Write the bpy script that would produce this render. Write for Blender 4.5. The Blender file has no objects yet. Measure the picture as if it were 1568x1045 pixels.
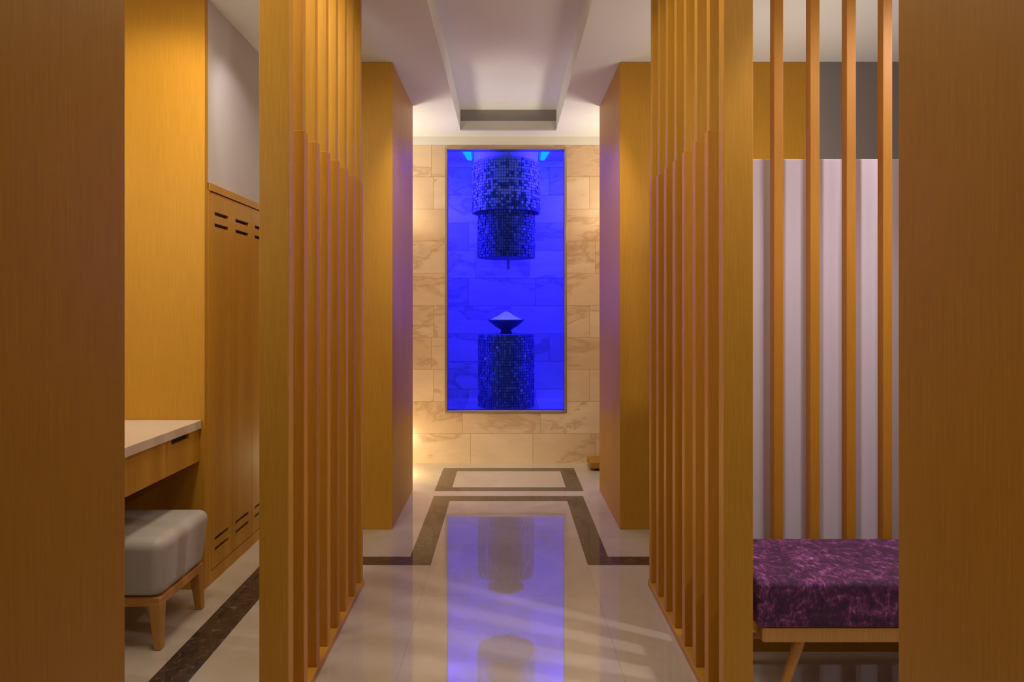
import bpy, bmesh, math, random
from mathutils import Vector, Matrix
random.seed(4)
S=bpy.context.scene
S.view_settings.view_transform='Standard'
S.view_settings.look='None'
CZ=2.77   # ceiling height
HW=0.673  # corridor half width

# ---------------------------------------------------------------- materials
def new_mat(name):
    m=bpy.data.materials.new(name); m.use_nodes=True
    nt=m.node_tree; b=nt.nodes['Principled BSDF']
    return m,nt,b
def N(nt,t,**k):
    n=nt.nodes.new(t)
    for a,v in k.items(): setattr(n,a,v)
    return n
def pos(nt,scale=(1,1,1)):
    g=N(nt,'ShaderNodeNewGeometry'); mp=N(nt,'ShaderNodeMapping')
    mp.inputs['Scale'].default_value=scale
    nt.links.new(g.outputs['Position'],mp.inputs['Vector']); return mp.outputs['Vector']
def noise(nt,vec,scale,detail=4,rough=.5,dist=0):
    n=N(nt,'ShaderNodeTexNoise'); n.inputs['Scale'].default_value=scale
    n.inputs['Detail'].default_value=detail; n.inputs['Roughness'].default_value=rough
    n.inputs['Distortion'].default_value=dist
    nt.links.new(vec,n.inputs['Vector']); return n.outputs['Fac']
def ramp(nt,fac,stops):
    r=N(nt,'ShaderNodeValToRGB'); e=r.color_ramp.elements
    e[0].position=stops[0][0]; e[0].color=(*stops[0][1],1)
    e[1].position=stops[-1][0]; e[1].color=(*stops[-1][1],1)
    for p,c in stops[1:-1]:
        x=e.new(p); x.color=(*c,1)
    nt.links.new(fac,r.inputs['Fac']); return r.outputs['Color']
def mixc(nt,f,a,b,mode='MIX'):
    m=N(nt,'ShaderNodeMix',data_type='RGBA',blend_type=mode)
    for sock,v in ((m.inputs[0],f),(m.inputs[6],a),(m.inputs[7],b)):
        if isinstance(v,(int,float)): sock.default_value=v
        elif isinstance(v,tuple): sock.default_value=(*v,1)
        else: nt.links.new(v,sock)
    return m.outputs[2]
def math_(nt,op,a,bv):
    m=N(nt,'ShaderNodeMath',operation=op)
    for s,v in zip(m.inputs,(a,bv)):
        if isinstance(v,(int,float)): s.default_value=v
        else: nt.links.new(v,s)
    return m.outputs[0]
def bump(nt,b,h,s=.2,d=.002):
    n=N(nt,'ShaderNodeBump'); n.inputs['Strength'].default_value=s; n.inputs['Distance'].default_value=d
    nt.links.new(h,n.inputs['Height']); nt.links.new(n.outputs['Normal'],b.inputs['Normal'])

def wood(name,c0,c1,rough=.45,spec=.25):
    m,nt,b=new_mat(name)
    v=pos(nt,(1,1,.02)); f=noise(nt,v,330,3,.6)
    v2=pos(nt,(1,1,.10)); f2=noise(nt,v2,6,2,.5,.4)
    col=ramp(nt,f,[(.25,c0),(.75,c1)])
    col2=ramp(nt,f2,[(.3,(.95,.94,.92)),(.7,(1,1,1))])
    c=mixc(nt,1.0,col,col2,'MULTIPLY')
    nt.links.new(c,b.inputs['Base Color'])
    b.inputs['Roughness'].default_value=rough
    b.inputs['Specular IOR Level'].default_value=spec
    bump(nt,b,f,.05,.001)
    return m
WOOD=wood('oak_veneer',(.44,.21,.016),(.55,.28,.030))
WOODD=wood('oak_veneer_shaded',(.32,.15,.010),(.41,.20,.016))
WOODB=wood('oak_veneer_warm',(.45,.19,.014),(.56,.25,.024))
LEGW=wood('oak_solid',(.45,.22,.05),(.60,.32,.09),.35)

def plain(name,c,rough=.6,**k):
    m,nt,b=new_mat(name); b.inputs['Base Color'].default_value=(*c,1); b.inputs['Roughness'].default_value=rough
    v=pos(nt); f=noise(nt,v,3,3)
    col=ramp(nt,f,[(.2,tuple(x*.95 for x in c)),(.8,c)]); nt.links.new(col,b.inputs['Base Color'])
    for a,val in k.items(): b.inputs[a].default_value=val
    return m
PAINT=plain('ceiling_paint',(.78,.76,.70),.85)
PAINTL=plain('wall_paint_lilac',(.56,.52,.54),.8)
GREY=plain('wall_paint_grey',(.24,.205,.19),.8)
DARK=plain('recess_shadow_black',(.012,.008,.005),.6)
METAL=plain('brass_window_trim',(.45,.36,.22),.35,Metallic=.7)
COUNTER=plain('counter_quartz',(.68,.56,.45),.3)
LEATH=plain('stool_leather',(.48,.46,.45),.5)
MIRM=plain('mirror_silver',(.9,.9,.9),.03,Metallic=1.0)
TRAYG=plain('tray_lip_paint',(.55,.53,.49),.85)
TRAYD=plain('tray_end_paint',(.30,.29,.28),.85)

m,nt,b=new_mat('panel_fabric'); FAB=m
f=noise(nt,pos(nt),600,2); col=ramp(nt,f,[(.3,(.64,.57,.65)),(.7,(.74,.67,.75))])
nt.links.new(col,b.inputs['Base Color']); b.inputs['Roughness'].default_value=.9; bump(nt,b,f,.2,.001)

m,nt,b=new_mat('crushed_velvet_purple'); VEL=m
f=noise(nt,pos(nt,(1,1,1.3)),12,9,.76,1.0); f2=noise(nt,pos(nt,(2,1,1)),38,5,.7,.5)
mm=N(nt,'ShaderNodeMath',operation='MULTIPLY_ADD'); mm.inputs[1].default_value=.4
nt.links.new(f2,mm.inputs[0]); 
m2=N(nt,'ShaderNodeMath',operation='MULTIPLY'); m2.inputs[1].default_value=.65; nt.links.new(f,m2.inputs[0]); nt.links.new(m2.outputs[0],mm.inputs[2])
col=ramp(nt,mm.outputs[0],[(.44,(.020,.002,.020)),(.515,(.055,.006,.050)),(.56,(.13,.020,.11)),(.61,(.25,.075,.22)),(.66,(.45,.23,.42))])
nt.links.new(col,b.inputs['Base Color']); b.inputs['Roughness'].default_value=.8
b.inputs['Sheen Weight'].default_value=.3; b.inputs['Sheen Tint'].default_value=(.6,.3,.7,1)
bump(nt,b,mm.outputs[0],.4,.006)

m,nt,b=new_mat('cream_marble_floor'); FLOOR=m
f=noise(nt,pos(nt),1.6,6,.55,1.0)
col=ramp(nt,f,[(.3,(.48,.42,.35)),(.5,(.54,.48,.40)),(.57,(.51,.45,.37)),(.75,(.53,.47,.39))])
br=N(nt,'ShaderNodeTexBrick'); br.offset=0; br.inputs['Scale'].default_value=1
br.inputs['Brick Width'].default_value=.8; br.inputs['Row Height'].default_value=.8
br.inputs['Mortar Size'].default_value=.0012; br.inputs['Mortar Smooth'].default_value=0
br.inputs['Color1'].default_value=(1,1,1,1); br.inputs['Color2'].default_value=(.94,.93,.92,1); br.inputs['Mortar'].default_value=(.8,.77,.74,1)
mp=N(nt,'ShaderNodeMapping'); mp.inputs['Location'].default_value=(.4-.016,.1,0)
g=N(nt,'ShaderNodeNewGeometry'); nt.links.new(g.outputs['Position'],mp.inputs['Vector']); nt.links.new(mp.outputs[0],br.inputs['Vector'])
c=mixc(nt,1.0,col,br.outputs['Color'],'MULTIPLY'); nt.links.new(c,b.inputs['Base Color'])
b.inputs['Roughness'].default_value=.025; b.inputs['IOR'].default_value=2.25
m,nt,b=new_mat('dark_emperador_marble'); DMARB=m
f=noise(nt,pos(nt),14,8,.7,2.5)
col=ramp(nt,f,[(.35,(.03,.022,.017)),(.58,(.07,.05,.038)),(.66,(.2,.16,.12)),(.7,(.06,.045,.035))])
nt.links.new(col,b.inputs['Base Color']); b.inputs['Roughness'].default_value=.06; b.inputs['IOR'].default_value=1.7

def stone(name,c1,c2,vein,jd=.75,amt=1.0):
    m,nt,b=new_mat(name)
    g=N(nt,'ShaderNodeNewGeometry'); sp=N(nt,'ShaderNodeSeparateXYZ'); cb=N(nt,'ShaderNodeCombineXYZ')
    nt.links.new(g.outputs['Position'],sp.inputs[0])
    nt.links.new(math_(nt,'ADD',sp.outputs[0],20.17),cb.inputs[0]); nt.links.new(math_(nt,'ADD',sp.outputs[2],.272*40-2.70),cb.inputs[1])
    br=N(nt,'ShaderNodeTexBrick'); br.offset=.37; br.offset_frequency=2; br.squash=.8; br.squash_frequency=3
    for k,val in (('Scale',1),('Brick Width',.66),('Row Height',.272),('Mortar Size',.0016),('Mortar Smooth',0),('Bias',0)): br.inputs[k].default_value=val
    br.inputs['Color1'].default_value=(0,0,0,1); br.inputs['Color2'].default_value=(1,1,1,1); br.inputs['Mortar'].default_value=(.5,.5,.5,1)
    nt.links.new(cb.outputs[0],br.inputs['Vector'])
    off=N(nt,'ShaderNodeVectorMath',operation='MULTIPLY_ADD'); off.inputs[1].default_value=(13,7,9)
    nt.links.new(br.outputs['Color'],off.inputs[0]); nt.links.new(g.outputs['Position'],off.inputs[2])
    mp=N(nt,'ShaderNodeMapping'); mp.inputs['Scale'].default_value=(1,1,2.6); mp.inputs['Rotation'].default_value=(0,.4,0)
    nt.links.new(off.outputs[0],mp.inputs['Vector'])
    f=noise(nt,mp.outputs[0],1.3,7,.58,.5)
    cloud=noise(nt,mp.outputs[0],4,6,.6,.4)
    base=mixc(nt,br.outputs['Color'],c1,c2)
    base=mixc(nt,ramp(nt,cloud,[(.35,(0,0,0)),(.75,(.4,.4,.4))]),base,tuple(.5*(x+y) for x,y in zip(c2,vein)))
    q=lambda x:(x*amt,)*3
    mask=ramp(nt,f,[(.53,(0,0,0)),(.575,q(.8)),(.60,q(.2)),(.66,q(.5)),(.72,q(.08))])
    c=mixc(nt,mask,base,vein)
    c=mixc(nt,br.outputs['Fac'],c,tuple(x*jd for x in vein))
    nt.links.new(c,b.inputs['Base Color']); b.inputs['Roughness'].default_value=.3
    return m
STONE=stone('honey_marble_cladding',(.82,.65,.45),(.70,.50,.31),(.46,.28,.15),.9,.8)
STONEW=stone('white_marble_cladding',(.72,.7,.72),(.44,.42,.48),(.18,.16,.24),.5,.7)

m,nt,b=new_mat('window_glass'); GLASS=m
nt.nodes.remove(b); o=nt.nodes['Material Output']
t=N(nt,'ShaderNodeBsdfTransparent'); gl=N(nt,'ShaderNodeBsdfGlossy'); gl.inputs['Roughness'].default_value=.02
fr=N(nt,'ShaderNodeFresnel'); fr.inputs['IOR'].default_value=1.05; mx=N(nt,'ShaderNodeMixShader')
t.inputs['Color'].default_value=(.5,.6,1,1)
nt.links.new(fr.outputs[0],mx.inputs[0]); nt.links.new(t.outputs[0],mx.inputs[1]); nt.links.new(gl.outputs[0],mx.inputs[2]); nt.links.new(mx.outputs[0],o.inputs['Surface'])

T1=plain('mosaic_tile_pale',(.75,.75,.85),.45); T2=plain('mosaic_tile_mid',(.26,.32,.46),.45); T3=plain('mosaic_tile_dark',(.15,.16,.28),.45)
BOWL=plain('bowl_dark_glaze',(.07,.08,.15),.3)
GROUT=plain('mosaic_grout',(.17,.18,.32),.8)
ICE=plain('crushed_ice',(.95,.96,1),.6)
STEEL=plain('brushed_steel',(.4,.4,.5),.35,Metallic=.6)
def emis(name,c,s):
    m,nt,b=new_mat(name); b.inputs['Emission Color'].default_value=(*c,1); b.inputs['Emission Strength'].default_value=s; b.inputs['Base Color'].default_value=(*c,1); return m
CYAN=emis('led_strip_cyan',(0,.6,1),2.0)

# ---------------------------------------------------------------- mesh builder
class B:
    def __init__(s): s.bm=bmesh.new(); s.mats=[]
    def mi(s,m):
        if m not in s.mats: s.mats.append(m)
        return s.mats.index(m)
    def box(s,x0,x1,y0,y1,z0,z1,m):
        i=s.mi(m)
        vs=[s.bm.verts.new((x,y,z)) for x in (x0,x1) for y in (y0,y1) for z in (z0,z1)]
        for q in ((0,1,3,2),(4,6,7,5),(0,4,5,1),(2,3,7,6),(0,2,6,4),(1,5,7,3)):
            f=s.bm.faces.new([vs[k] for k in q]); f.material_index=i
    def prism(s,bot,top,m):
        i=s.mi(m); a=[s.bm.verts.new(p) for p in bot]; c=[s.bm.verts.new(p) for p in top]; n=len(a)
        fs=[s.bm.faces.new(a[::-1]),s.bm.faces.new(c)]
        for k in range(n): fs.append(s.bm.faces.new([a[k],a[(k+1)%n],c[(k+1)%n],c[k]]))
        for f in fs: f.material_index=i
    def rod(s,p0,p1,r0,r1,m,n=20):
        p0=Vector(p0);p1=Vector(p1);d=(p1-p0).normalized()
        a=d.orthogonal().normalized(); b_=d.cross(a)
        A=[p0+(a*math.cos(t)+b_*math.sin(t))*r0 for t in [2*math.pi*k/n for k in range(n)]]
        C=[p1+(a*math.cos(t)+b_*math.sin(t))*r1 for t in [2*math.pi*k/n for k in range(n)]]
        s.prism(A,C,m)
    def lathe(s,cx,cy,prof,m,n=64,smooth=True):
        i=s.mi(m); rings=[]
        for r,z in prof:
            if r<1e-5: rings.append([s.bm.verts.new((cx,cy,z))])
            else: rings.append([s.bm.verts.new((cx+r*math.cos(2*math.pi*k/n),cy+r*math.sin(2*math.pi*k/n),z)) for k in range(n)])
        for a,c in zip(rings,rings[1:]):
            for k in range(n):
                k2=(k+1)%n
                if len(a)==1 and len(c)==1: continue
                if len(a)==1: f=s.bm.faces.new([a[0],c[k],c[k2]])
                elif len(c)==1: f=s.bm.faces.new([a[k],a[k2],c[0]])
                else: f=s.bm.faces.new([a[k],a[k2],c[k2],c[k]])
                f.material_index=i; f.smooth=smooth
    def done(s,name,bevel=0,seg=2,parent=None,smooth=False):
        bmesh.ops.recalc_face_normals(s.bm,faces=s.bm.faces)
        me=bpy.data.meshes.new(name); s.bm.to_mesh(me); s.bm.free()
        for m in s.mats: me.materials.append(m)
        if smooth:
            for p in me.polygons: p.use_smooth=True
        o=bpy.data.objects.new(name,me); S.collection.objects.link(o)
        if bevel:
            md=o.modifiers.new('bevel','BEVEL'); md.width=bevel; md.segments=seg; md.limit_method='ANGLE'
            if smooth:
                wn=o.modifiers.new('wn','WEIGHTED_NORMAL'); wn.keep_sharp=False
        if parent: o.parent=parent
        return o
def empty(name,loc=(0,0,0)):
    e=bpy.data.objects.new(name,None); S.collection.objects.link(e); e.empty_display_size=.1; return e

# ---------------------------------------------------------------- shell
XL,XR,YB,YF=-2.05,2.7,5.78,-1.6
b=B()
b.box(XL-.1,XR+.1,YF-.1,YB+.1,-.1,0,FLOOR)
e=.0008; ox=.016
def inl(x0,x1,y0,y1): b.box(x0,x1,y0,y1,-.01,e,DMARB)
inl(-.52+ox,-.40+ox,3.594,4.64); inl(.40+ox,.52+ox,3.594,4.64); inl(-.52+ox,.52+ox,4.64,4.765)
inl(-1.11,-.40+ox,3.474,3.594); inl(.40+ox,2.2,3.474,3.594)
inl(-.53+ox,.54+ox,4.90,5.0); inl(-.53+ox,.54+ox,5.50,5.61); inl(-.53+ox,-.41+ox,5.0,5.5); inl(.42+ox,.54+ox,5.0,5.5)
inl(-1.25,-1.11,-1.0,5.2)
b.done('floor')
TX0,TX1,TY0,TY1=-.374,.410,-.6,5.60; TZ=2.94
b=B()
b.box(XL-.1,TX0,YF-.1,YB+.1,CZ,TZ+.1,PAINT); b.box(TX1,XR+.1,YF-.1,YB+.1,CZ,TZ+.1,PAINT)
b.box(TX0,TX1,YF-.1,TY0,CZ,TZ+.1,PAINT); b.box(TX0,TX1,TY1,YB+.1,CZ,TZ+.1,PAINT)
b.box(TX0,TX1,TY0,TY1,TZ,TZ+.1,PAINT)
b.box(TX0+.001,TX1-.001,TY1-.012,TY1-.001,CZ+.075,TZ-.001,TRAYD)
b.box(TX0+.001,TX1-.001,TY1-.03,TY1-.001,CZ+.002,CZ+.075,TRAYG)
b.done('ceiling')
CT=CZ-.001
WX0,WX1,WZ0,WZ1=-.514,.509,.432,2.677
b=B()
b.box(XL,WX0,YB,YB+.1,0,2.70,STONE); b.box(WX1,XR,YB,YB+.1,0,2.70,STONE)
b.box(WX0,WX1,YB,YB+.1,0,WZ0,STONE); b.box(WX0,WX1,YB,YB+.1,WZ1,2.70,STONE)
b.box(XL,XR,YB-.004,YB+.1,2.70,CZ,PAINT)
b.done('wall_back')
b=B(); b.box(XL-.1,XL,YF,YB+.1,0,CZ,PAINTL); b.done('wall_left')
b=B(); b.box(XR,XR+.1,YF,YB+.1,0,CZ,PAINTL); b.done('wall_right')
b=B(); b.box(XL-.1,XR+.1,YF-.1,YF,0,CZ,PAINTL); b.done('wall_rear')
b=B(); b.box(XL+.001,-1.41,3.21,5.25,1.903,CT,PAINTL); b.done('wall_locker_bulkhead')
b=B(); b.box(1.832,XR,4.04,4.14,0,CT,GREY); b.done('wall_lounge')
w=empty('window_1')
b=B(); t=.016
b.box(WX0-.004,WX0+t,YB-.012,YB+.09,WZ0,WZ1,METAL); b.box(WX1-t,WX1+.004,YB-.012,YB+.09,WZ0,WZ1,METAL)
b.box(WX0+t,WX1-t,YB-.012,YB+.09,WZ0-.004,WZ0+t,METAL); b.box(WX0+t,WX1-t,YB-.012,YB+.09,WZ1-t,WZ1+.004,METAL)
b.done('frame',.002,parent=w)
b=B(); b.box(WX0+t,WX1-t,YB+.03,YB+.036,WZ0+t,WZ1-t,GLASS); b.done('glass_pane',parent=w)

# ---------------------------------------------------------------- columns & screens
b=B(); b.box(-1.02,-HW,4.04,4.92,0,CT,WOOD); b.done('wood_column',.003)
b=B(); b.box(HW,1.83,4.04,4.92,0,CT,WOOD); b.done('wood_column',.003)
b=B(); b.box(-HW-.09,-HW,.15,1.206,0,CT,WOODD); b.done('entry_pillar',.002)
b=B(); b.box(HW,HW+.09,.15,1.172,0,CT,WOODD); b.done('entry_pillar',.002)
def screen(sgn):
    b=B()
    def bx(a,c,y0,y1,z0,z1,m): 
        x0,x1=sorted((sgn*a,sgn*c)); b.box(x0,x1,y0,y1,z0,z1,m)
    y0=2.13
    bx(HW+.006,HW+.098,y0,y0+.05,0,CT,WOOD)
    n=7; sp=.149
    for k in range(1,n+1):
        y=y0+k*sp
        bx(HW+.006,HW+.082,y-.0,y+.034,1.9,CT,WOOD)
        bx(HW,HW+.088,y-.004,y+.038,.03,1.9,WOODB)  # thicker, redder lower part stands in for a shading edge across the slats
    bx(HW-.004,HW+.095,y0+.05,y0+n*sp+.05,0,.03,WOOD)
    return b.done('slatted_screen',.002)
screen(-1); screen(1)

b=B()
for k in range(-1,8):
    x=1.02+.1385*k
    b.box(x,x+.036,2.60,2.64,.02,CT,WOODB)
b.box(.80,2.2,2.595,2.645,0,.05,WOOD)
b.done('slatted_partition',.002)
b=B()
b.box(.80,2.25,2.71,2.76,0,1.9,FAB)
b.done('fabric_wall_panel',.004)

# ---------------------------------------------------------------- left room
b=B(); b.box(XL+.001,-1.400,3.17,3.205,0,CT,WOOD); b.done('vanity_back_panel',.002)
b=B()
LX=-1.398; ys=[3.235,3.487,3.756,4.025,4.294,4.563,4.832,5.10]
XB=XL+.003
b.box(XB,LX-.02,3.21,5.2,0,1.9,WOOD)
b.box(LX-.02,LX,3.207,3.232,0,1.9,WOOD)
b.box(LX-.02,LX+.004,3.207,5.2,1.865,1.9,WOOD)
b.box(LX-.02,LX,3.232,5.2,0,.06,WOOD)
for a,c in zip(ys,ys[1:]):
    x0,x1=LX-.019,LX
    y0,y1=a+.0025,c-.0025; s0,s1=a+.04,c-.05
    bands=[(.14,.157),(.19,.207),(1.70,1.717),(1.755,1.772)]
    cur=.065
    for z0,z1 in bands:
        b.box(x0,x1,y0,y1,cur,z0,WOOD); b.box(x0,x1,y0,s0,z0,z1,WOOD); b.box(x0,x1,s1,y1,z0,z1,WOOD)
        b.box(x0-.001,x0+.003,s0,s1,z0,z1,DARK)
        cur=z1
    b.box(x0,x1,y0,y1,cur,1.86,WOOD)
    b.box(x0-.001,x0+.002,c-.0025,c+.0025,.065,1.86,DARK)
b.done('locker_cabinet')
v=empty('vanity_table')
b=B(); b.box(XL+.02,-1.412,1.55,3.165,.75,.79,COUNTER); b.done('counter_top',.003,parent=v)
b=B()
b.box(XL+.02,-1.44,1.57,3.165,.60,.75,WOOD)
b.box(-1.44,-1.422,1.57,2.30,.60,.748,WOOD)
b.box(-1.44,-1.422,2.305,2.86,.60,.748,WOOD)
b.box(-1.44,-1.422,2.865,3.165,.60,.725,WOOD); b.box(-1.44,-1.422,2.865,2.90,.725,.748,WOOD); b.box(-1.44,-1.422,3.06,3.165,.725,.748,WOOD)
b.box(-1.4405,-1.436,2.90,3.06,.725,.748,DARK)
b.box(XL+.02,-1.44,1.55,1.59,0,.60,WOOD)
b.done('drawer_apron',parent=v)
b=B(); b.box(XL+.002,XL+.012,1.6,3.1,.82,2.1,MIRM); b.done('wall_mirror')
st=empty('upholstered_stool')
b=B()
b.prism([(-1.70,2.60,.195),(-1.315,2.60,.195),(-1.315,2.985,.195),(-1.70,2.985,.195)],
        [(-1.72,2.575,.43),(-1.295,2.575,.43),(-1.295,3.01,.43),(-1.72,3.01,.43)],LEATH)
o=b.done('seat_cushion',.045,6,parent=st,smooth=True)
b=B()
b.box(-1.695,-1.32,2.605,2.98,.165,.20,LEGW)
for sx,x in ((-1,-1.672),(1,-1.343)):
    for sy,y in ((-1,2.628),(1,2.957)):
        h=.024; g=.015
        bx=x+sx*.012; by=y+sy*.012
        b.prism([(bx-g,by-g,0),(bx+g,by-g,0),(bx+g,by+g,0),(bx-g,by+g,0)],[(x-h,y-h,.18),(x+h,y-h,.18),(x+h,y+h,.18),(x-h,y+h,.18)],LEGW)
        b.prism([(x-h,y-.012,.13),(x+h,y-.012,.13),(x+h,y+.012,.13),(x-h,y+.012,.13)],[(x-h-.02*(sx>0),y-.02,.175),(x+h+.02*(sx<0),y-.02,.175),(x+h+.02*(sx<0),y+.02,.175),(x-h-.02*(sx>0),y+.02,.175)],LEGW)
b.done('wood_legs',.005,3,parent=st)

# ---------------------------------------------------------------- bench
be=empty('velvet_bench')
b=B(); b.box(.785,2.0,2.125,2.545,.305,.45,VEL)
o=b.done('seat_cushion',.016,4,parent=be,smooth=True)
b=B()
b.box(.80,1.985,2.128,2.158,.262,.307,LEGW); b.box(.80,1.985,2.51,2.54,.262,.307,LEGW)
b.box(.80,.83,2.158,2.51,.262,.307,LEGW); b.box(1.955,1.985,2.158,2.51,.262,.307,LEGW)
for x,sx in ((.94,-1),(1.85,1)):
    for y,sy in ((2.17,-1),(2.50,1)):
        b.rod((x,y,.275),(x+sx*.10,y+sy*.02,0),.018,.011,LEGW)
b.done('wood_frame',.003,2,parent=be)
b=B(); b.box(.68,1.3,5.5,5.74,.02,.07,WOODD); b.box(.72,1.26,5.53,5.72,0,.02,DARK); b.done('low_wooden_step',.004)

# ---------------------------------------------------------------- ice room
IY0,IY1=YB+.1,6.70; IZ=.43; IC=2.76
b=B(); b.box(-1.6,1.6,IY0,IY1+.1,IZ-.1,IZ,STONEW); b.done('floor_ice_room')
b=B(); b.box(-1.6,1.6,IY1,IY1+.1,IZ,IC,STONEW); b.done('wall_ice_room_back')
b=B(); b.box(-1.6,-1.5,IY0,IY1,IZ,IC,STONEW); b.done('wall_ice_room_left')
b=B(); b.box(1.5,1.6,IY0,IY1,IZ,IC,STONEW); b.done('wall_ice_room_right')
b=B(); b.box(-1.6,1.6,IY0,IY1+.1,IC,IC+.1,PAINT); b.done('ceiling_ice_room')
FX,FY=.0,6.2
def drum(name,cx,cy,r,z0,z1,nt_,nz,weights,parent):
    b=B(); b.lathe(cx,cy,[(0,z0),(r-.012,z0),(r-.012,z1),(0,z1)],GROUT,72,False)
    dz=(z1-z0)/nz; mats=[T1,T2,T3]
    for j in range(nz):
        for k in range(nt_):
            a0=2*math.pi*(k+.08)/nt_; a1=2*math.pi*(k+.92)/nt_
            ro=r+random.uniform(-.004,.006); ri=r-.014
            za=z0+dz*(j+.08); zb=z0+dz*(j+.92)
            m=random.choices(mats,weights(j/nz))[0]
            f=lambda rr,a,z:(cx+rr*math.cos(a),cy+rr*math.sin(a),z)
            b.prism([f(ri,a0,za),f(ro,a0,za),f(ro,a1,za),f(ri,a1,za)],[f(ri,a0,zb),f(ro,a0,zb),f(ro,a1,zb),f(ri,a1,zb)],m)
    return b.done(name,parent=parent)
hp=empty('mosaic_ice_dispenser')
drum('upper_drum',FX,FY,.306,2.175,2.63,84,18,lambda t:(3+9*t,2,3.0*(1-t)+.6),hp)
drum('lower_drum',FX,FY,.258,1.77,2.175,72,16,lambda t:(.12,4,3),hp)
b=B(); b.rod((FX,FY,2.63),(FX,FY,IC),.29,.29,ICE,48); b.rod((FX+.02,FY,1.67),(FX+.02,FY,1.77),.016,.016,STEEL); b.done('spout',parent=hp)
ft=empty('ice_fountain')
drum('mosaic_pedestal',FX,FY,.252,IZ,1.085,72,26,lambda t:(.03,2.2,4.8),ft)
b=B(); b.lathe(FX,FY,[(0,1.085),(.055,1.085),(.045,1.12),(.10,1.15),(.160,1.20),(.168,1.215),(.158,1.215),(.10,1.17),(0,1.16)],BOWL); b.done('bowl',parent=ft)
b=B()
prof=[(.155,1.205),(.14,1.217),(.10,1.235),(.07,1.252),(.038,1.272),(.018,1.283),(0,1.288)]
b.lathe(FX,FY,prof,ICE)
b.done('ice_mound',parent=ft)
b=B(); 
for sx in (-1,1):
    b.prism([(sx*.33,6.6,IC-.012),(sx*.37,6.6,IC-.012),(sx*.42,5.95,IC-.012),(sx*.32,5.95,IC-.012)],[(sx*.33,6.6,IC-.002),(sx*.37,6.6,IC-.002),(sx*.42,5.95,IC-.002),(sx*.32,5.95,IC-.002)],CYAN)
b.done('ceiling_led_strip')

# ---------------------------------------------------------------- lights
def spot(loc,tgt,e,col=(1,.80,.55),ang=80,blend=.6,r=.04,name='downlight'):
    l=bpy.data.lights.new(name,'SPOT'); l.energy=e; l.color=col; l.spot_size=math.radians(ang); l.spot_blend=blend; l.shadow_soft_size=r
    o=bpy.data.objects.new(name,l); S.collection.objects.link(o); o.location=loc
    o.rotation_euler=(Vector(tgt)-Vector(loc)).to_track_quat('-Z','Y').to_euler(); return o
def area(loc,tgt,e,sx,sy,col=(1,.82,.6),name='ceiling_lamp',spread=180):
    l=bpy.data.lights.new(name,'AREA'); l.energy=e; l.color=col; l.shape='RECTANGLE'; l.size=sx; l.size_y=sy; l.spread=math.radians(spread)
    o=bpy.data.objects.new(name,l); S.collection.objects.link(o); o.location=loc
    o.rotation_euler=(Vector(tgt)-Vector(loc)).to_track_quat('-Z','Y').to_euler(); return o
W=(1,.85,.62); UW=(1,.94,.80)
area((0,2.3,2.92),(0,2.3,0),13,.4,.8,W)
area((0,-.2,1.9),(0,-.1,2.9),20,.9,.5,UW,'fill_uplight')  # unseen fill lamp, added to brighten the corridor ceiling
for sx in (-1,1):
    spot((sx*.2,3.3,2.92),(sx*.66,5.78,.25),64,W,46)  # unseen tray spots added to wash the lower back wall
    area((sx*1.15,5.35,1.95),(sx*.9,5.2,2.8),10,.3,.3,UW,'fill_uplight')  # added out of sight behind the columns to lift the rear ceiling
    spot((sx*.2,2.9,2.92),(-sx*.8,4.4,1.2),12,W,70)
# left room
area((-1.05,2.3,2.75),(-1.05,2.3,0),15,.3,.8,W)
spot((-1.12,3.1,2.74),(-1.42,3.75,2.0),10,(1,.9,.85),55)
spot((-1.05,2.4,2.74),(-1.75,3.2,1.8),40,W,75)
area((-1.6,1.2,1.9),(-1.4,3,2.8),8,.4,.4,UW,'fill_uplight')  # extra unseen fill for the left room ceiling
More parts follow.
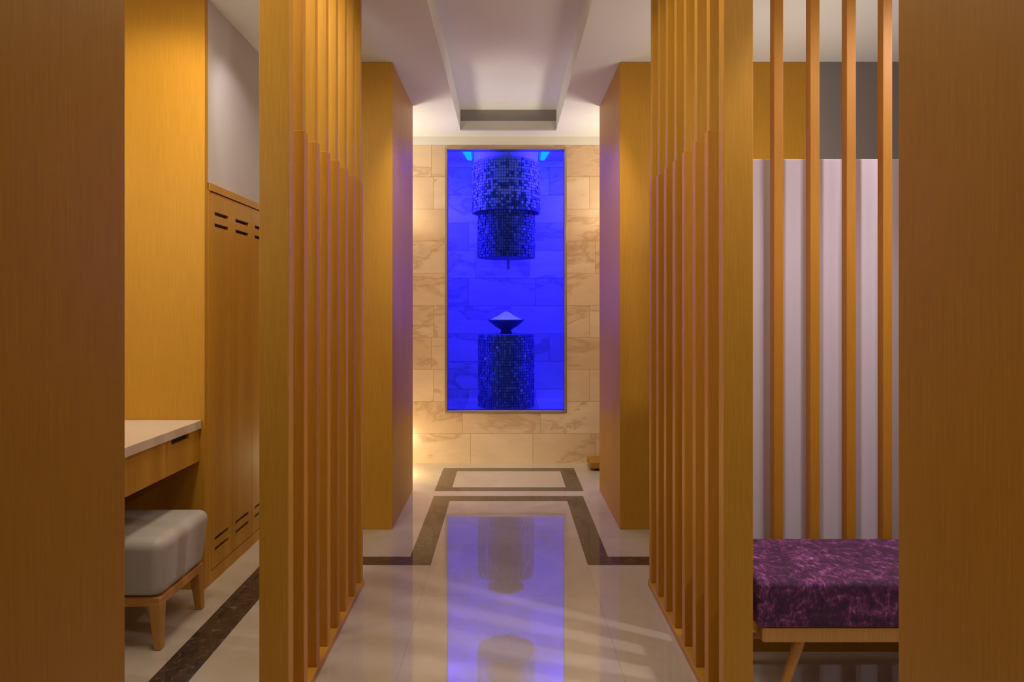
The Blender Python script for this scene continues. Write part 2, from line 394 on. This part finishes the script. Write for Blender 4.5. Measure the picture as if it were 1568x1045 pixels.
# right lounge
area((1.4,1.5,2.75),(1.4,2.2,0.6),6,.8,.4,(1,.86,.78))
spot((1.0,1.6,2.74),(1.15,2.3,.4),30,(1,.88,.88),70,.6,.05)
spot((2.15,1.85,2.74),(1.3,2.7,.9),88,(1,.88,.92),95,.6,.05)
area((1.4,3.35,1.7),(1.4,3.5,2.8),7,.8,.5,(1,.9,.82),'fill_uplight')  # hidden fill behind the panel, added to raise the lounge ceiling
area((1.9,1.2,1.9),(1.5,2.5,2.8),3,.4,.4,(1,.9,.82),'fill_uplight')  # second lounge ceiling fill, added out of view
spot((-1.15,5.35,2.74),(-1.0,5.4,0),42,W,100)
spot((1.15,5.35,2.74),(1.0,5.4,0),36,W,100)
l=bpy.data.lights.new('floor_uplight','POINT'); l.energy=7; l.color=(1,.78,.42); l.shadow_soft_size=.05
o=bpy.data.objects.new('floor_uplight',l); S.collection.objects.link(o); o.location=(-.88,5.35,.15)
# blue ice room
BL=(.045,.008,1); BL2=(.14,.08,1)
area((0,5.97,2.74),(0,6.25,1.0),24,1.8,.12,BL,'hidden_blue_light',130)  # front fill added out of view to lift the blue drums
for sx in (-1,1):
    area((sx*.95,6.25,2.72),(sx*.3,6.6,2.0),40,.3,.6,BL2,'hidden_blue_light',130)
    spot((sx*.75,5.95,2.2),(0,6.2,1.27),32,(.16,.13,1),22,.5,.03,'ice_fill_spot')  # side spots added out of view to light the ice mound
    area((sx*.9,5.93,1.2),(0,6.3,1.2),6,.08,1.4,BL,'hidden_blue_light',130)

wd=bpy.data.worlds.new('World'); S.world=wd; wd.use_nodes=True
wd.node_tree.nodes['Background'].inputs[0].default_value=(1,.85,.7,1); wd.node_tree.nodes['Background'].inputs[1].default_value=.05

cam=bpy.data.cameras.new('camera'); co=bpy.data.objects.new('camera',cam); S.collection.objects.link(co)
co.location=(0,0,1.3); co.rotation_euler=(math.radians(90),0,0)
cam.lens=24; cam.sensor_width=36; cam.shift_x=9/1568; cam.shift_y=-47.5/1568; cam.clip_start=.02
S.camera=co
